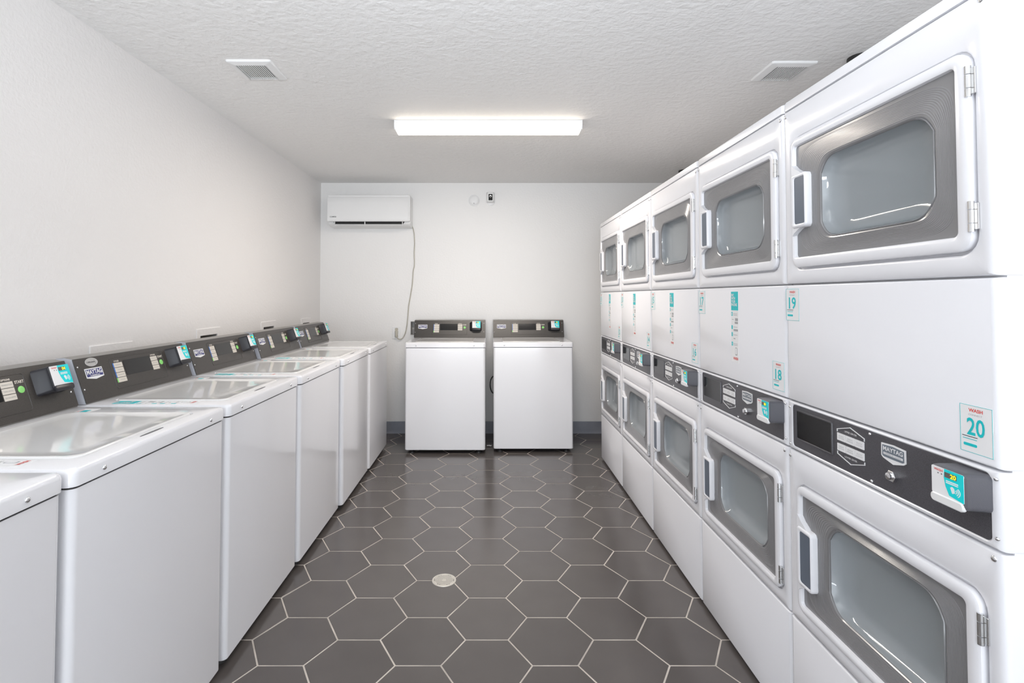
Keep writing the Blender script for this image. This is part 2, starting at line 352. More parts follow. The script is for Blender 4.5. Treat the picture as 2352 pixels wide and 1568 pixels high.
# ------------------------------------------------------------------ stacked dryer (local: x to the viewer's right, front at y=0 facing -y)
DW = 0.6825
def dryer_panel_loops(x0, x1, z0, z1, dep=0.05, rx=.013, rz=.004):
    f = lambda ax, az: rr(x0 + ax, x1 - ax, z0 + az, z1 - az, .0015)
    return [(f(0, 0), dep), (f(0, 0), rx), (f(.0018, .0004), rx * .55), (f(.0055, .0015), rx * .18), (f(rx, rz), 0.0)]
def ringed(b, x0, x1, z0, z1, hole, r=.034):
    hx0, hx1, hz0, hz1 = hole; k = lambda d, rd: rr(hx0 - d, hx1 + d, hz0 - d, hz1 + d, rd)
    b.lxz(dryer_panel_loops(x0, x1, z0, z1) + [(k(.009, r + .009), 0.0), (k(.004, r + .004), .0025), (k(.002, r), .010), (k(-.02, .03), .012), (k(-.02, .03), .05)], False, False)
def build_door(t, pre, ox0, ox1, oz0, oz1, g, ln, hz, hinges):
    gx0, gx1, gz0, gz1 = g; lx0, lx1, lz0, lz1 = ln
    def frame(b):
        o = lambda d, r: rr(ox0 + d, ox1 - d, oz0 + d, oz1 - d, r, 8); i = lambda d, r: rr(gx0 - d, gx1 + d, gz0 - d, gz1 + d, r, 8)
        b.lxz([(o(.002, .030), .011), (o(0, .032), -.003), (o(.0015, .030), -.0065), (o(.006, .026), -.009), (i(.006, .014), -.009), (i(.0015, .011), -.0065), (i(0, .010), -.001), (i(0, .010), .011)], False, False)
    door = part('door', pre + 'frame', 'enamel', frame, t)
    cx, cz, a, bq = (gx0 + gx1) / 2, (gz0 + gz1) / 2, (gx1 - gx0) / 2 + .003, (gz1 - gz0) / 2 + .003
    lcx, lcz, la, lb = (lx0 + lx1) / 2, (lz0 + lz1) / 2, (lx1 - lx0) / 2, (lz1 - lz0) / 2
    def mixl(t_, n):
        A = se(cx, cz, a * .985, bq * .97, 7); L = bulge(lcx, lcz, la, lb, .048)
        return [(p[0] + (q[0] - p[0]) * t_, p[1] + (q[1] - p[1]) * t_) for p, q in zip(A, L)]
    def surr(b):
        items = [(se(cx, cz, a, bq, 26), .002), (mixl(0.04, 0), .002)]
        NR = 13
        for i in range(NR):
            t0 = 0.10 + 0.78 * i / NR; dt = 0.78 / NR
            items += [(mixl(t0 + dt * .15, 0), .0022), (mixl(t0 + dt * .38, 0), .0017), (mixl(t0 + dt * .62, 0), .0017), (mixl(t0 + dt * .85, 0), .0022)]
        items += [(mixl(.93, 0), .003), (mixl(1.0, 0), .006), (bulge(lcx, lcz, la - .003, lb - .003, .048), .012)]
        b.lxz(items, False, False)
    part('window_surround', pre + 'surr', 'surround', surr, door, sharp=10)
    def pane(b):
        b.lxz([(bulge(lcx, lcz, la - .002, lb - .002, .048), .006), (bulge(lcx, lcz, la - .006, lb - .006, .047), .020), (bulge(lcx, lcz, la - .018, lb - .018, .042), .032), (bulge(lcx, lcz, la * .6, lb * .6, .02), .036)], False, True)
    part('window_pane', pre + 'pane', 'pane', pane, door, sharp=70)
    part('window_rim', pre + 'rim', 'surround', lambda b: b.lxz([(bulge(lcx, lcz, la + .0015, lb + .0015, .048), .004), (bulge(lcx, lcz, la + .0005, lb + .0005, .048), .0015), (bulge(lcx, lcz, la - .0015, lb - .0015, .048), .004)], False, False), door, sharp=70)
    h0, h1 = hz; X0, X1 = ox0 + .012, .136
    def handle(b):
        o = lambda d, r: rr(X0 + d, X1 - d, h0 + d, h1 - d, r, 5); i = lambda d: rr(.080 - d, .130 + d, h0 + .012 - d, h1 - .012 + d, .008, 5)
        b.lxz([(o(0, .012), .004), (o(0, .012), -.012), (o(.002, .010), -.0155), (o(.005, .008), -.017), (i(.003), -.017), (i(.001), -.0155), (i(0), -.012), (i(0), -.004)], False, False)
        b.prism([(X0, h1 - .006), (.118, h1 - .006), (.100, h1 + .006), (.082, h1 + .016), (X0 + .004, h1 + .030), (X0, h1 + .030)], -.013, .002)
        b.prism([(X0, h0 + .004), (X0, h0 - .022), (X0 + .008, h0 - .014), (.090, h0 - .004), (.11, h0 + .004)], -.012, .002)
    part('handle', pre + 'hand', 'enamel', handle, door)
    rects('handle_recess', pre + 'hrec', 'gripgrey', [(.079, .131, h0 + .011, h1 - .011, -.0148, .004, .008)], door, label='blue-grey finger recess')
    for n, (a0, a1) in enumerate(hinges):
        def hinge(b):
            xx = ox1 - .001
            for q, (s0, s1) in enumerate(((0, .26), (.29, .71), (.74, 1))):
                zz0, zz1 = a0 + (a1 - a0) * s0, a0 + (a1 - a0) * s1
                L = [(xx + .0055 * math.cos(2 * PI * i / 10), -.0065 + .0055 * math.sin(2 * PI * i / 10)) for i in range(10)]
                b.lxy([(L, zz0), (L, zz1)])
            b.box(xx - .012, xx + .012, -.0035, .001, a0 + .004, a1 - .004, .0008, 1)
        part('hinge', pre + 'hg%d' % n, 'silver', hinge, door)
    # drum behind the window
    def drum(b):
        N = 40; R = min(.235, .25)
        L = lambda k: [(lcx + k * .27 * math.cos(2 * PI * i / N), lcz + k * .21 * math.sin(2 * PI * i / N)) for i in range(N)]
        b.lxz([(L(1.0), .052), (L(1.05), .07), (L(1.08), .55), (L(.9), .58), (L(.35), .57)], False, True)
        for k in range(3):
            a_ = 0.5 + k * 2 * PI / 3; c_, s_ = math.cos(a_), math.sin(a_)
            b.tube([(lcx + .27 * c_, .08, lcz + .21 * s_), (lcx + .255 * c_, .30, lcz + .195 * s_), (lcx + .27 * c_, .52, lcz + .21 * s_)], .028, 8)
    part('drum', pre + 'drum', 'drum', drum, t)

def number_sticker(t, pre, x0, z0, w, h, num, label):
    kx = lambda q: x0 + q * w; kz = lambda q: z0 + q * h
    st = part('number_sticker', pre + 'stk', 'white', lambda b: b.lxz([(rr(x0, x0 + w, z0, z0 + h, .001, 2), .0005), (rr(x0, x0 + w, z0, z0 + h, .001, 2), -.0005)]), t, label=label)
    def bord(b):
        e = .0007
        for q in ((x0, x0 + w, z0, z0 + e), (x0, x0 + w, z0 + h - e, z0 + h), (x0, x0 + e, z0, z0 + h), (x0 + w - e, x0 + w, z0, z0 + h)): b.box(q[0], q[1], -.0008, -.0004, q[2], q[3])
        b.lxz([(rr(kx(.10), kx(.52), kz(.13), kz(.19), .002, 2), -.0004), (rr(kx(.10), kx(.52), kz(.13), kz(.19), .002, 2), -.0009)])
        b.box(kx(.08), kx(.52), -.0008, -.0004, kz(.275), kz(.288))
    part('teal_marks', pre + 'bord', 'teal', bord, st)
    rects('caption', pre + 'cap', 'darkt', [(kx(.06), kx(.54), kz(.325), kz(.34), -.0008, .0004, .0003)], st)
    text('brand_word', pre + 'wd', 'red', [('WASH', kx(.28), kx(.72), kz(.86), kz(.935), -.0009)], st, bold=.03)
    text('small_word', pre + 'cn', 'greyt', [('CONNECT', kx(.28), kx(.70), kz(.785), kz(.82), -.0009)], st)
    text('number', pre + 'nm' + num, 'teal', [(num, kx(.22), kx(.77), kz(.365), kz(.735), -.0010)], st, bold=.015)

def instruction_sticker(t, pre, T=None, x0=.312, x1=.368, zt=1.349, zb=1.085, y=0.0):
    w = x1 - x0; H = zt - zb; kx = lambda q: x0 + q * w; kz = lambda q: zt - q * H
    st = rects('instruction_sticker', pre + 'ins', 'white', [(x0, x1, zb, zt, y - .0004, .0006, .001)], t, T)
    rects('teal_header', pre + 'insh', 'teal', [(x0, x1, kz(.265), zt, y - .0008, .0004, .0005)], st, T)
    for n_, q in enumerate((.29, .48, .58, .715)): rects('step_marker', pre + 'insm%d' % n_, 'teal', [(kx(0), kx(.2), kz(q + .055), kz(q), y - .0008, .0004, .001)], st, T)
    text('header_lettering', pre + 'inst', 'white', [('PAY', kx(.06), kx(.44), kz(.07), kz(.03), y - .0012), ('WITH', kx(.06), kx(.60), kz(.115), kz(.075), y - .0012), ('YOUR', kx(.06), kx(.62), kz(.16), kz(.12), y - .0012), ('PHONE', kx(.06), kx(.86), kz(.205), kz(.165), y - .0012)], st, T, .03)
    text('step_number', pre + 'insn', 'white', [(str(i + 1), kx(.07), kx(.14), kz(q + .045), kz(q + .01), y - .0012) for i, q in enumerate((.29, .48, .58, .715))], st, T)
    def lines(b):
        for q in (.31, .33, .50, .61, .735, .755): b.box(kx(.30), kx(.85), y - .0008, y - .0004, kz(q + .006), kz(q))
        b.box(kx(.55), kx(.95), y - .0008, y - .0004, kz(.415), kz(.375)); b.box(kx(.50), kx(.93), y - .0008, y - .0004, kz(.455), kz(.425))
        b.box(kx(.10), kx(.35), y - .0008, y - .0004, kz(.40), kz(.392))
        b.lxz([(rr(kx(.32), kx(.93), kz(.56), kz(.53), .001, 2), y - .0004), (rr(kx(.32), kx(.93), kz(.56), kz(.53), .001, 2), y - .0008)])
        b.box(kx(.30), kx(.55), y - .0008, y - .0004, kz(.672), kz(.66))
        b.lxz([(rr(kx(.52), kx(.80), kz(.90), kz(.79), .003, 3), y - .0004), (rr(kx(.52), kx(.80), kz(.90), kz(.79), .003, 3), y - .0007)])
    part('instruction_marks', pre + 'insl', 'greyt', lines, st, T)
    rects('phone_screen', pre + 'insp', 'white', [(kx(.57), kx(.75), kz(.885), kz(.80), y - .0011, .0004, .002)], st, T)
    text('brand_word', pre + 'insw', 'red', [('WASH', kx(.24), kx(.92), kz(.965), kz(.925), y - .0010)], st, T, .03)

def screws(t, key, pts, r=.0042):
    for i, (x, z) in enumerate(pts):
        part('screw', key + '%d' % i, 'chrome', lambda b: b.disc(x, z, r, -.0035, .001, 12, .002), t)

def build_dryer(name, loc, label, up, low, instr):
    t = empty(name, loc, -PI / 2, label, 'dryer', 'stacked dryers along the right wall')
    part('cabinet', 'd_cab', 'enamel', lambda b: (b.box(.002, DW - .002, .045, .705, .02, .36, .004, 1), b.box(.002, DW - .002, .045, .705, .36, 1.905, .004, 1)) if 0 else cab(b), t)
    part('top_cap', 'd_cap', 'enamel', lambda b: b.loft([[(x, y, z) for (x, y) in rr(0 + i, DW - i, 0 + i, .712, .014, 4)] for i, z in ((0, 1.905), (0, 1.926), (.002, 1.932), (.008, 1.936))]), t)
    part('upper_panel', 'd_up', 'enamel', lambda b: ringed(b, 0, DW, 1.369, 1.902, (.049, .645, 1.414, 1.806)), t)
    part('middle_panel', 'd_mid', 'enamel', lambda b: b.lxz(dryer_panel_loops(0, DW, 1.0165, 1.3655)), t)
    part('lower_panel', 'd_low', 'enamel', lambda b: ringed(b, 0, DW, .369, .866, (.050, .643, .407, .777)), t)
    part('toe_panel', 'd_toe', 'enamel', lambda b: b.lxz(dryer_panel_loops(0, DW, .014, .364)), t)
    cp = part('control_panel', 'd_cp', 'enamel', lambda b: b.lxz(dryer_panel_loops(0, DW, .870, 1.013) + [(rr(.024, .662, .878, 1.007, .012), 0), (rr(.027, .659, .881, 1.004, .010), .003)], True, True), t)
    part('control_overlay', 'd_ov', 'panel', lambda b: b.lxz([(rr(.027, .659, .881, 1.004, .010), .003), (rr(.027, .659, .881, 1.004, .010), .0015)]), cp)
    part('display_window', 'd_disp', 'black', lambda b: b.lxz([(rr(.048, .210, .908, .990, .004), .0015), (rr(.048, .210, .908, .990, .004), -.0006)]), cp)
    part('display_bezel', 'd_bez', 'panel', lambda b: b.lxz([(rr(.045, .213, .905, .993, .005), .0015), (rr(.046, .212, .906, .992, .005), -.0016), (rr(.049, .209, .909, .989, .003), -.0014), (rr(.050, .208, .910, .988, .003), .0)], False, False), cp)
    for i in range(3):
        for j, zz in enumerate((.953, .926)):
            xx = .232 + i * .0338
            rects('button', 'd_btn%d%d' % (i, j), 'white', [(xx, xx + .0325, zz, zz + .019, -.0002, .0018, .0008)], cp)
    def btntext(b):
        for i, w in enumerate((('HIGH', 'COTTONS'), ('PERM', 'PRESS'), ('DELICATES', 'LOW'))):
            for j, zz in enumerate((.953, .926)):
                xx = .232 + i * .0338
                text_into(b, w[0], xx + .007, xx + .026, zz + .0105, zz + .0135, -.0006); text_into(b, w[1], xx + .005, xx + .028, zz + .0055, zz + .0085, -.0006)
    part('button_lettering', 'd_btx', 'greyt', btntext, cp)
    def hexl(b, low_):
        up_ = [(.232, .9755), (.232, .981), (.2825, .9955), (.333, .981), (.333, .9755)]; lo_ = [(x, 1.898 - z) for x, z in up_]
        for L in (lo_,) if low_ else (up_,):
            for p, q in zip(L, L[1:]):
                d = Vector((q[0] - p[0], q[1] - p[1])).normalized() * .0009; n = Vector((-d.y, d.x))
                b.prism([(p[0] - d.x - n.x, p[1] - d.y - n.y), (q[0] + d.x - n.x, q[1] + d.y - n.y), (q[0] + d.x + n.x, q[1] + d.y + n.y), (p[0] - d.x + n.x, p[1] - d.y + n.y)], -.0001, .0014)
    for q_ in (0, 1): part('outline', 'd_hex%d' % q_, 'white', lambda b: hexl(b, q_), cp)
    text('panel_lettering', 'd_ul', 'white', [('UPPER DRYER', .260, .306, .9790, .9835, .0008)], cp, bold=.01)
    text('panel_lettering', 'd_ll', 'white', [('LOWER DRYER', .260, .306, .9145, .919, .0008)], cp, bold=.01)
    shield = lambda d: [(.391 + d, .989 - d), (.427, .9915 - d), (.463 - d, .989 - d), (.4635 - d, .960 + d * .4), (.458 - d, .9555 + d), (.427, .9475 + d), (.396 + d, .9555 + d), (.3905 + d, .960 + d * .4)]
    part('badge', 'd_bdg', 'white', lambda b: b.prism(shield(0), -.0008, .0016), cp)
    part('badge_field', 'd_bdf', 'slate', lambda b: b.prism([(p[0], max(p[1], .9585)) for p in shield(.0035)], -.0011, -.0006), cp)
    text('badge_lettering', 'd_bdt', 'white', [('MAYTAG', .3975, .4565, .9735, .9835, -.0014)], cp, bold=.02)
    rects('badge_bar', 'd_bdb', 'white', [(.398, .456, .9645, .9695, -.0014, .0004, .0003)], cp)
    text('badge_caption', 'd_bdc', 'slate', [('COMMERCIAL LAUNDRY', .4, .454, .9655, .9685, -.0017)], cp)
    def lock(b):
        H = lambda r: [(.427 + r * math.cos(PI / 3 * i), .922 + r * math.sin(PI / 3 * i)) for i in range(6)]
        b.lxz([(H(.0135), .0015), (H(.0135), -.007), (H(.012), -.0085)]); b.disc(.427, .922, .008, -.015, -.006, 16, .001)
    part('key_lock', 'd_lock', 'chrome', lock, cp)
    reader(t, 'dr', .620, .966, .079, .072, .045, .01, up_low_digits(low), None, .0015)
    screws(cp, 'd_s', [(.355, .9985), (.358, .8875), (.673, .999), (.673, .892), (.014, .994), (.015, .884)], .0036)
    screws(t, 'd_t', [(.013, .848), (.665, .853), (.015, 1.886), (.668, 1.886)], .0058)
    build_door(t, 'du', .050, .644, 1.416, 1.804, (.064, .613, 1.447, 1.779), (.158, .570, 1.495, 1.717), (1.532, 1.692), [(1.711, 1.770), (1.453, 1.511)])
    build_door(t, 'dl', .051, .642, .409, .775, (.069, .610, .430, .748), (.168, .568, .485, .714), (.492, .660), [(.684, .742), (.432, .487)])
    number_sticker(t, 'du', .003, 1.258, .067, .096, up, 'white sticker numbered %s' % up)
    number_sticker(t, 'dl', .602, 1.033, .067, .090, low, 'white sticker numbered %s' % low)
    if instr: instruction_sticker(t, 'di')
    for i, (x, y) in enumerate(((.05, .09), (DW - .05, .09), (.05, .66), (DW - .05, .66))):
        part('foot', 'd_ft%d' % i, 'rubber', lambda b: b.zdisc(x, y, .022, 0.0, .032, 14, .7), t)
    return t
def up_low_digits(low): return low if low in ('20',) else None
def cab(b):
    # open-fronted steel shell so that the drums stand in real hollows
    x0, x1, y0, y1 = .0025, DW - .0025, .032, .705; th = .004
    for (a0, a1, c0, c1, e0, e1) in ((x0, x0 + th, y0, y1, .03, 1.905), (x1 - th, x1, y0, y1, .03, 1.905), (x0 + th, x1 - th, y1 - th, y1, .03, 1.905), (x0 + th, x1 - th, y0 + .02, y1 - th, .03, .034), (x0 + th, x1 - th, y0 + .02, y1 - th, 1.18, 1.184), (x0 + th, x1 - th, y0 + .02, y1 - th, 1.90, 1.905)):
        b.box(a0, a1, c0, c1, e0, e1)
    for zz in (.3665, .868, 1.0148, 1.3672, 1.9035): b.box(x0 - .0005, x1 + .0005, .022, .05, zz - .004, zz + .004)  # pale filler bars added behind the panel seams to keep the gaps from going dark

P = 0.687
for i, (nm, up, low, ins, lab) in enumerate((
        ('stacked_dryer', '19', '20', False, 'nearest white stacked dryer on the right with stickers 19 and 20'),
        ('stacked_dryer', '17', '18', True, 'white stacked dryer with stickers 17 and 18, second from the camera'),
        ('stacked_dryer', '15', '16', True, 'white stacked dryer with stickers 15 and 16, middle of the row of five'),
        ('stacked_dryer', '13', '14', True, 'white stacked dryer, fourth from the camera, beside the farthest one'),
        ('stacked_dryer', '11', '12', True, 'farthest white stacked dryer, next to the back wall'))):
    build_dryer(nm, (.92, (1.642, 2.325, 3.010, 3.698, 4.386)[i], 0), lab, up, low, ins)

# ------------------------------------------------------------------ washer (local: front at y=0 facing -y)
WW = .690
v_ = Vector((0, .055, .158)); vl = v_.length; vn = v_.normalized()
# console plane: local x, height along the slope -> z, outwards -> -y
TC = Matrix(((1, 0, 0, 0), (0, vn.z, vn.y, .520), (0, -vn.y, vn.z, .944), (0, 0, 0, 1)))
def build_washer(loc, rz, label, digits, instr=True, oval=False, lcdlit=False, hose=False):
    t = empty('top_load_washer', loc, rz, label, 'washer', 'top-load washers')
    def body(b):
        L = lambda i: rr(.004 + i, WW - .004 - i, .004 + i, .634, .018, 6)
        b.lxy([(L(.004), .030), (L(0), .034), (L(0), .893)])
    part('cabinet', 'w_body', 'enamelw', body, t)
    def cap(b):
        L = lambda i: rr(0 + i, WW - i, 0 + i, .638 - i * .3, .021 - i * .4, 6)
        k = lambda d, r: rr(.080 + d, .590 - d, .052 + d, .478 - d, r, 6)
        b.lxy([(L(.004), .897), (L(0), .8985), (L(0), .928), (L(.0015), .934), (L(.005), .9385), (L(.011), .940), (k(-.004, .034), .9405), (k(0, .03), .9375), (k(.002, .03), .934)])
    part('top_cap', 'w_cap', 'enamelw', cap, t)
    def lid(b):
        k = lambda d, r: rr(.083 + d, .587 - d, .055 + d, .475 - d, r, 6)
        b.lxy([(k(0, .028), .9345), (k(.0005, .028), .9405), (k(.003, .026), .9435), (k(.009, .024), .944), (k(.013, .05), .9428), (k(.022, .06), .9405), (k(.06, .06), .9402)])
    part('lid', 'w_lid', 'lid', lid, t)
    part('lid_notch_shade', 'w_grip', 'greyp', lambda b: b.lxy([([(x_, y_) for x_, y_ in se(.335, .036, .055, .0055, 2.2, 24)], .9400), ([(x_, y_) for x_, y_ in se(.335, .036, .052, .0040, 2.2, 24)], .9412)]), t)  # dark plate on the cap stands for the shade inside the grip notch
    part('edge_gasket', 'w_gask', 'rubber', lambda b: b.lxy([(rr(.007, WW - .007, .007, .632, .016, 6), .893), (rr(.007, WW - .007, .007, .632, .016, 6), .897)]), t)
    for i, x in enumerate((.097, .590)):
        part('screw', 'w_sc%d' % i, 'chrome', lambda b: b.disc(x, .915, .0062, -.004, .001, 14, .003), t)
    for i, (x, y) in enumerate(((.06, .05), (WW - .06, .05), (.06, .59), (WW - .06, .59))):
        part('foot', 'w_ft%d' % i, 'rubber', lambda b: (b.zdisc(x, y, .024, 0, .012, 14, .9), b.zdisc(x, y, .008, .010, .036, 10)), t)
    # console: wedge-shaped housing, separate end caps, front overlay
    cx0, cx1 = .003, .685
    def wedge(x0, x1, g=0.0):
        pr = [(.520 + g, .941), (.520 + .055 + g, .944 + .158 - g), (.605, 1.108 - g), (.634, 1.106 - g), (.636, .941)]
        return [[(x, p[0], p[1]) for p in pr] for x in (x0, x1)]
    con = part('console', 'w_con', 'contop', lambda b: b.loft(wedge(cx0 + .003, cx1 - .003)), t)
    for i, (a, c) in enumerate(((cx0, cx0 + .003), (cx1 - .003, cx1))):
        part('end_cap', 'w_end%d' % i, 'conside', lambda b: b.loft(wedge(a, c, .0005)), con)
    ov = part('console_front', 'w_ov', 'panelw', lambda b: b.lxz([(rr(.004, .684, .000, vl, .002), .0), (rr(.004, .684, .000, vl, .002), -.0016), (rr(.0045, .6835, .0005, vl - .0005, .002), -.0022)]), con, TC)
    y = -.0022; Z = lambda q: q * vl
    def ridge(b):
        k = lambda d: rr(.176 + d, .506 - d, Z(.145) + d, Z(.885) - d, .010 - d * .5, 5)
        b.lxz([(k(-.0015), y + .0005), (k(-.0008), y - .0012), (k(.0008), y - .0012), (k(.0018), y + .0003)], False, False)
    part('panel_ridge', 'w_ridge', 'panelw', ridge, con, TC)
    for i in range(4):
        z1 = Z(.765) - i * .0205
        rects('cycle_button', 'w_cb%d' % i, 'cream', [(.193, .241, z1 - .0185, z1, y - .0012, .0016, .001)], con, TC)
        rects('cycle_stripe', 'w_cs%d' % i, 'green' if i == 3 else 'blue', [(.188, .1935, z1 - .0185, z1, y - .0011, .0014, .0006)], con, TC)
    for i in range(3):
        z1 = Z(.765) - i * .0205
        rects('option_button', 'w_ob%d' % i, 'cream', [(.420, .463, z1 - .0185, z1, y - .0012, .0016, .001)], con, TC)
    text('console_lettering', 'w_tx', 'cream', [('CYCLES', .198, .226, Z(.785), Z(.825), y - .001), ('OPTIONS', .424, .457, Z(.785), Z(.825), y - .001), ('START', .469, .502, Z(.700), Z(.760), y - .001)], con, TC, .04)
    text('button_lettering', 'w_bt', 'greyt', [('NORMAL', .202, .232, Z(.765) - .011, Z(.765) - .0075, y - .0016), ('WHITES', .204, .230, Z(.765) - .0315, Z(.765) - .028, y - .0016), ('DELICATES', .200, .234, Z(.765) - .052, Z(.765) - .0485, y - .0016), ('RINSE', .206, .228, Z(.765) - .0725, Z(.765) - .069, y - .0016),
                                               ('TEMPERATURE', .423, .460, Z(.765) - .011, Z(.765) - .0075, y - .0016), ('SOIL LEVEL', .426, .457, Z(.765) - .0315, Z(.765) - .028, y - .0016), ('EXTRA RINSE', .424, .459, Z(.765) - .052, Z(.765) - .0485, y - .0016)], con, TC)
    part('start_button', 'w_st', 'green', lambda b: b.disc(.4855, Z(.575), .0115, y - .0022, y + .001, 22, .0008), con, TC)
    part('display', 'w_disp', 'black' if lcdlit else 'black', lambda b: b.lxz([(rr(.250, .417, Z(.42), Z(.80), .003), y + .001), (rr(.250, .417, Z(.42), Z(.80), .003), y - .0010)]), con, TC)
    part('badge', 'w_bdg', 'white', lambda b: b.prism([(.041, Z(.745)), (.128, Z(.745)), (.128, Z(.53)), (.085, Z(.485)), (.041, Z(.53))], y - .0012, y + .0005), con, TC)
    rects('badge_field', 'w_bdf', 'navy', [(.0445, .1245, Z(.553), Z(.722), y - .0015, .0004, .0008)], con, TC)
    text('badge_lettering', 'w_bdt', 'white', [('MAYTAG', .047, .122, Z(.605), Z(.712), y - .0018), ('COMMERCIAL', .060, .109, Z(.562), Z(.590), y - .0018)], con, TC, .03)
    if oval:
        ov_ = part('oval_badge', 'w_oval', 'silver', lambda b: (b.lxz([(se(.084, Z(.88), .032, .0165, 2, 36), y), (se(.084, Z(.88), .032, .0165, 2, 36), y - .0022), (se(.084, Z(.88), .025, .0115, 2, 36), y - .0022), (se(.084, Z(.88), .025, .0115, 2, 36), y - .0010)]), b.box(.060, .108, y - .0024, y, Z(.88) - .0055, Z(.88) + .0055)), con, TC, label='oval chrome medallion above the badge')
        text('oval_lettering', 'w_ovt', 'darkt', [('ORIGINAL', .063, .105, Z(.88) - .003, Z(.88) + .003, y - .0028)], con, TC)
    for i, (x, q) in enumerate(((.014, .81), (.014, .30), (.668, .83), (.668, .32))):
        part('console_screw', 'w_cs_%d' % i, 'chrome', lambda b: b.disc(x, Z(q), .0034, y - .0025, y + .001, 10, .0015), con, TC)
    reader(t, 'wr', .598, Z(.625), .086, .090, .043, .01, digits, TC, y, 'blackp', .022)
    # stickers lying on the cap
    if instr:
        TS = Matrix.Translation((.045, .30, .9402)) @ Matrix.Rotation(-PI / 2, 4, 'X')
        instruction_sticker(t, 'wi', TS, -.024, .024, .14, -.16)
        TN = Matrix.Translation((.62, .44, .9402)) @ Matrix.Rotation(-PI / 2, 4, 'X')
        def sm(b): b.lxz([(rr(-.03, .03, -.026, .026, .001, 2), .0), (rr(-.03, .03, -.026, .026, .001, 2), -.0005)])
        ns = part('number_sticker', 'w_ns', 'white', sm, t, TN)
        rects('sticker_marks', 'w_nsm', 'teal', [(-.024, .004, -.012, .010, -.0008, .0004, .001)], ns, TN)
        text('brand_word', 'w_nsw', 'red', [('WASH', -.022, .010, .014, .021, -.0009)], ns, TN, .02)
    if hose:
        part('drain_hose', None, 'rubber', lambda b: b.tube([(.01 - .035 * math.sin(a), .30 - .01 * a, .53 + .075 * math.cos(a)) for a in [PI * i / 10 for i in range(11)]], .006, 8), t)
    return t
LW = [(-.945, .503, None, 'white washer at the lower left edge, its console out of frame'),
      (-.938, 1.203, '04', 'second white washer from the left corner, card reader lit 04'),
      (-.936, 1.916, '05', 'white left-row washer with an oval medallion above its badge'),
      (-.928, 2.620, None, 'white left-row washer between the medallion washer and the two farthest'),
      (-.910, 3.322, None, 'white left-row washer second from the back wall'),
      (-.903, 4.022, None, 'white left-row washer farthest away, closest to the back wall')]
for i, (x, y, dg, lab) in enumerate(LW):
    build_washer((x, y, 0), PI / 2, lab, dg, instr=(i < 5), oval=(i == 2))
build_washer((-.722, 4.515, 0), 0, 'left one of the two washers standing against the back wall', None, instr=False)
build_washer((.031, 4.554, 0), 0, 'right one of the two washers standing against the back wall', None, instr=False, hose=True)

# ------------------------------------------------------------------ wall outlet boxes
for i, (a, c, tz) in enumerate(LBOX):
    lab = ('pale recessed plumbing box on left wall behind the medallion washer', 'pale recessed plumbing box on left wall, nearest one with a dark slot showing', 'middle of the three dark-slotted plumbing boxes on left wall', 'pale recessed plumbing box on left wall closest to the back corner')[i]
    t = empty('outlet_box', (XL, a, 0), PI / 2, lab, 'outlet box', 'plumbing boxes on the left wall')
    w = c - a; z1 = tz; z0 = tz - .225; h = (.035, w - .035, tz - .19, tz - .038)
    part('frame', None, 'wall', lambda b: b.lxz([(rr(0, w, z0, z1, .003), .0), (rr(0, w, z0, z1, .003), -.004), (rr(.002, w - .002, z0 + .002, z1 - .002, .003), -.006), (rr(h[0] + .002, h[1] - .002, h[2] + .002, h[3] - .002, .002), -.006), (rr(h[0] + .002, h[1] - .002, h[2] + .002, h[3] - .002, .002), .001)], False, False), t)
    part('cavity', None, 'boxgrey', lambda b: b.lxz([(rr(h[0] + .001, h[1] - .001, h[2] + .001, h[3] - .001, .001), .0), (rr(h[0] + .001, h[1] - .001, h[2] + .001, h[3] - .001, .001), .085)], False, True), t)
    part('valve', None, 'silver', lambda b: b.tube([(w * .45, .03, h[2] + .012), (w * .45, .03, h[2] + .06)], .012, 12), t)
t = empty('outlet_box', (BBOX[0], YB, 0), 0, 'grey open plumbing box in back wall behind left rear washer console', 'outlet box')
w = BBOX[1] - BBOX[0]; z0, z1 = BBOX[2], BBOX[3]
part('frame', None, 'boxgrey', lambda b: b.lxz([(rr(0, w, z0, z1, .002), .0), (rr(0, w, z0, z1, .002), -.003), (rr(.005, w - .005, z0 + .005, z1 - .005, .002), -.003), (rr(.005, w - .005, z0 + .005, z1 - .005, .002), .001)], False, False), t)
part('cavity', None, 'boxgrey', lambda b: b.lxz([(rr(.005, w - .005, z0 + .005, z1 - .005, .002), .0), (rr(.005, w - .005, z0 + .005, z1 - .005, .002), .08)], False, True), t)

# ------------------------------------------------------------------ air conditioner
AX0, AX1 = -1.540, -.757
ac = empty('air_conditioner', ((AX0 + AX1) / 2, YB, 2.0), 0, 'white wall-mounted split air conditioner in upper left of back wall', 'air conditioner')
Wd = (AX1 - AX0) / 2
def sect(b, pr, x0, x1, k=0.0): b.loft([[(x, p[0], p[1]) for p in pr] for x in (x0, x1)])
def acbody(b):
    pr = [(0, .0), (-.10, .004), (-.150, .018), (-.158, .026), (-.150, .046), (-.186, .050), (-.186, .296), (-.14, .302), (0, .302)]
    n = len(pr); cy, cz = -.09, .15
    s = lambda k: [(cy + (p[0] - cy) * k, cz + (p[1] - cz) * k) for p in pr]
    loops = [[(x, p[0] if i not in (0, n - 1) else 0, p[1]) for i, p in enumerate(s(k))] for x, k in ((-Wd, .94), (-Wd + .004, .985), (-Wd + .012, 1), (Wd - .012, 1), (Wd - .004, .985), (Wd, .94))]
    b.loft(loops)
part('housing', None, 'pwhite', acbody, ac)
def acfront(b):
    pts = [(-.186, .046), (-.194, .0465), (-.199, .055), (-.2005, .09), (-.2005, .22), (-.194, .27), (-.175, .297), (-.15, .302), (-.15, .29), (-.186, .26)]
    b.loft([[(x, p[0], p[1]) for p in pts] for x in (-Wd + .001, Wd - .013)])
part('front_cover', None, 'pwhite', acfront, ac, sharp=50)
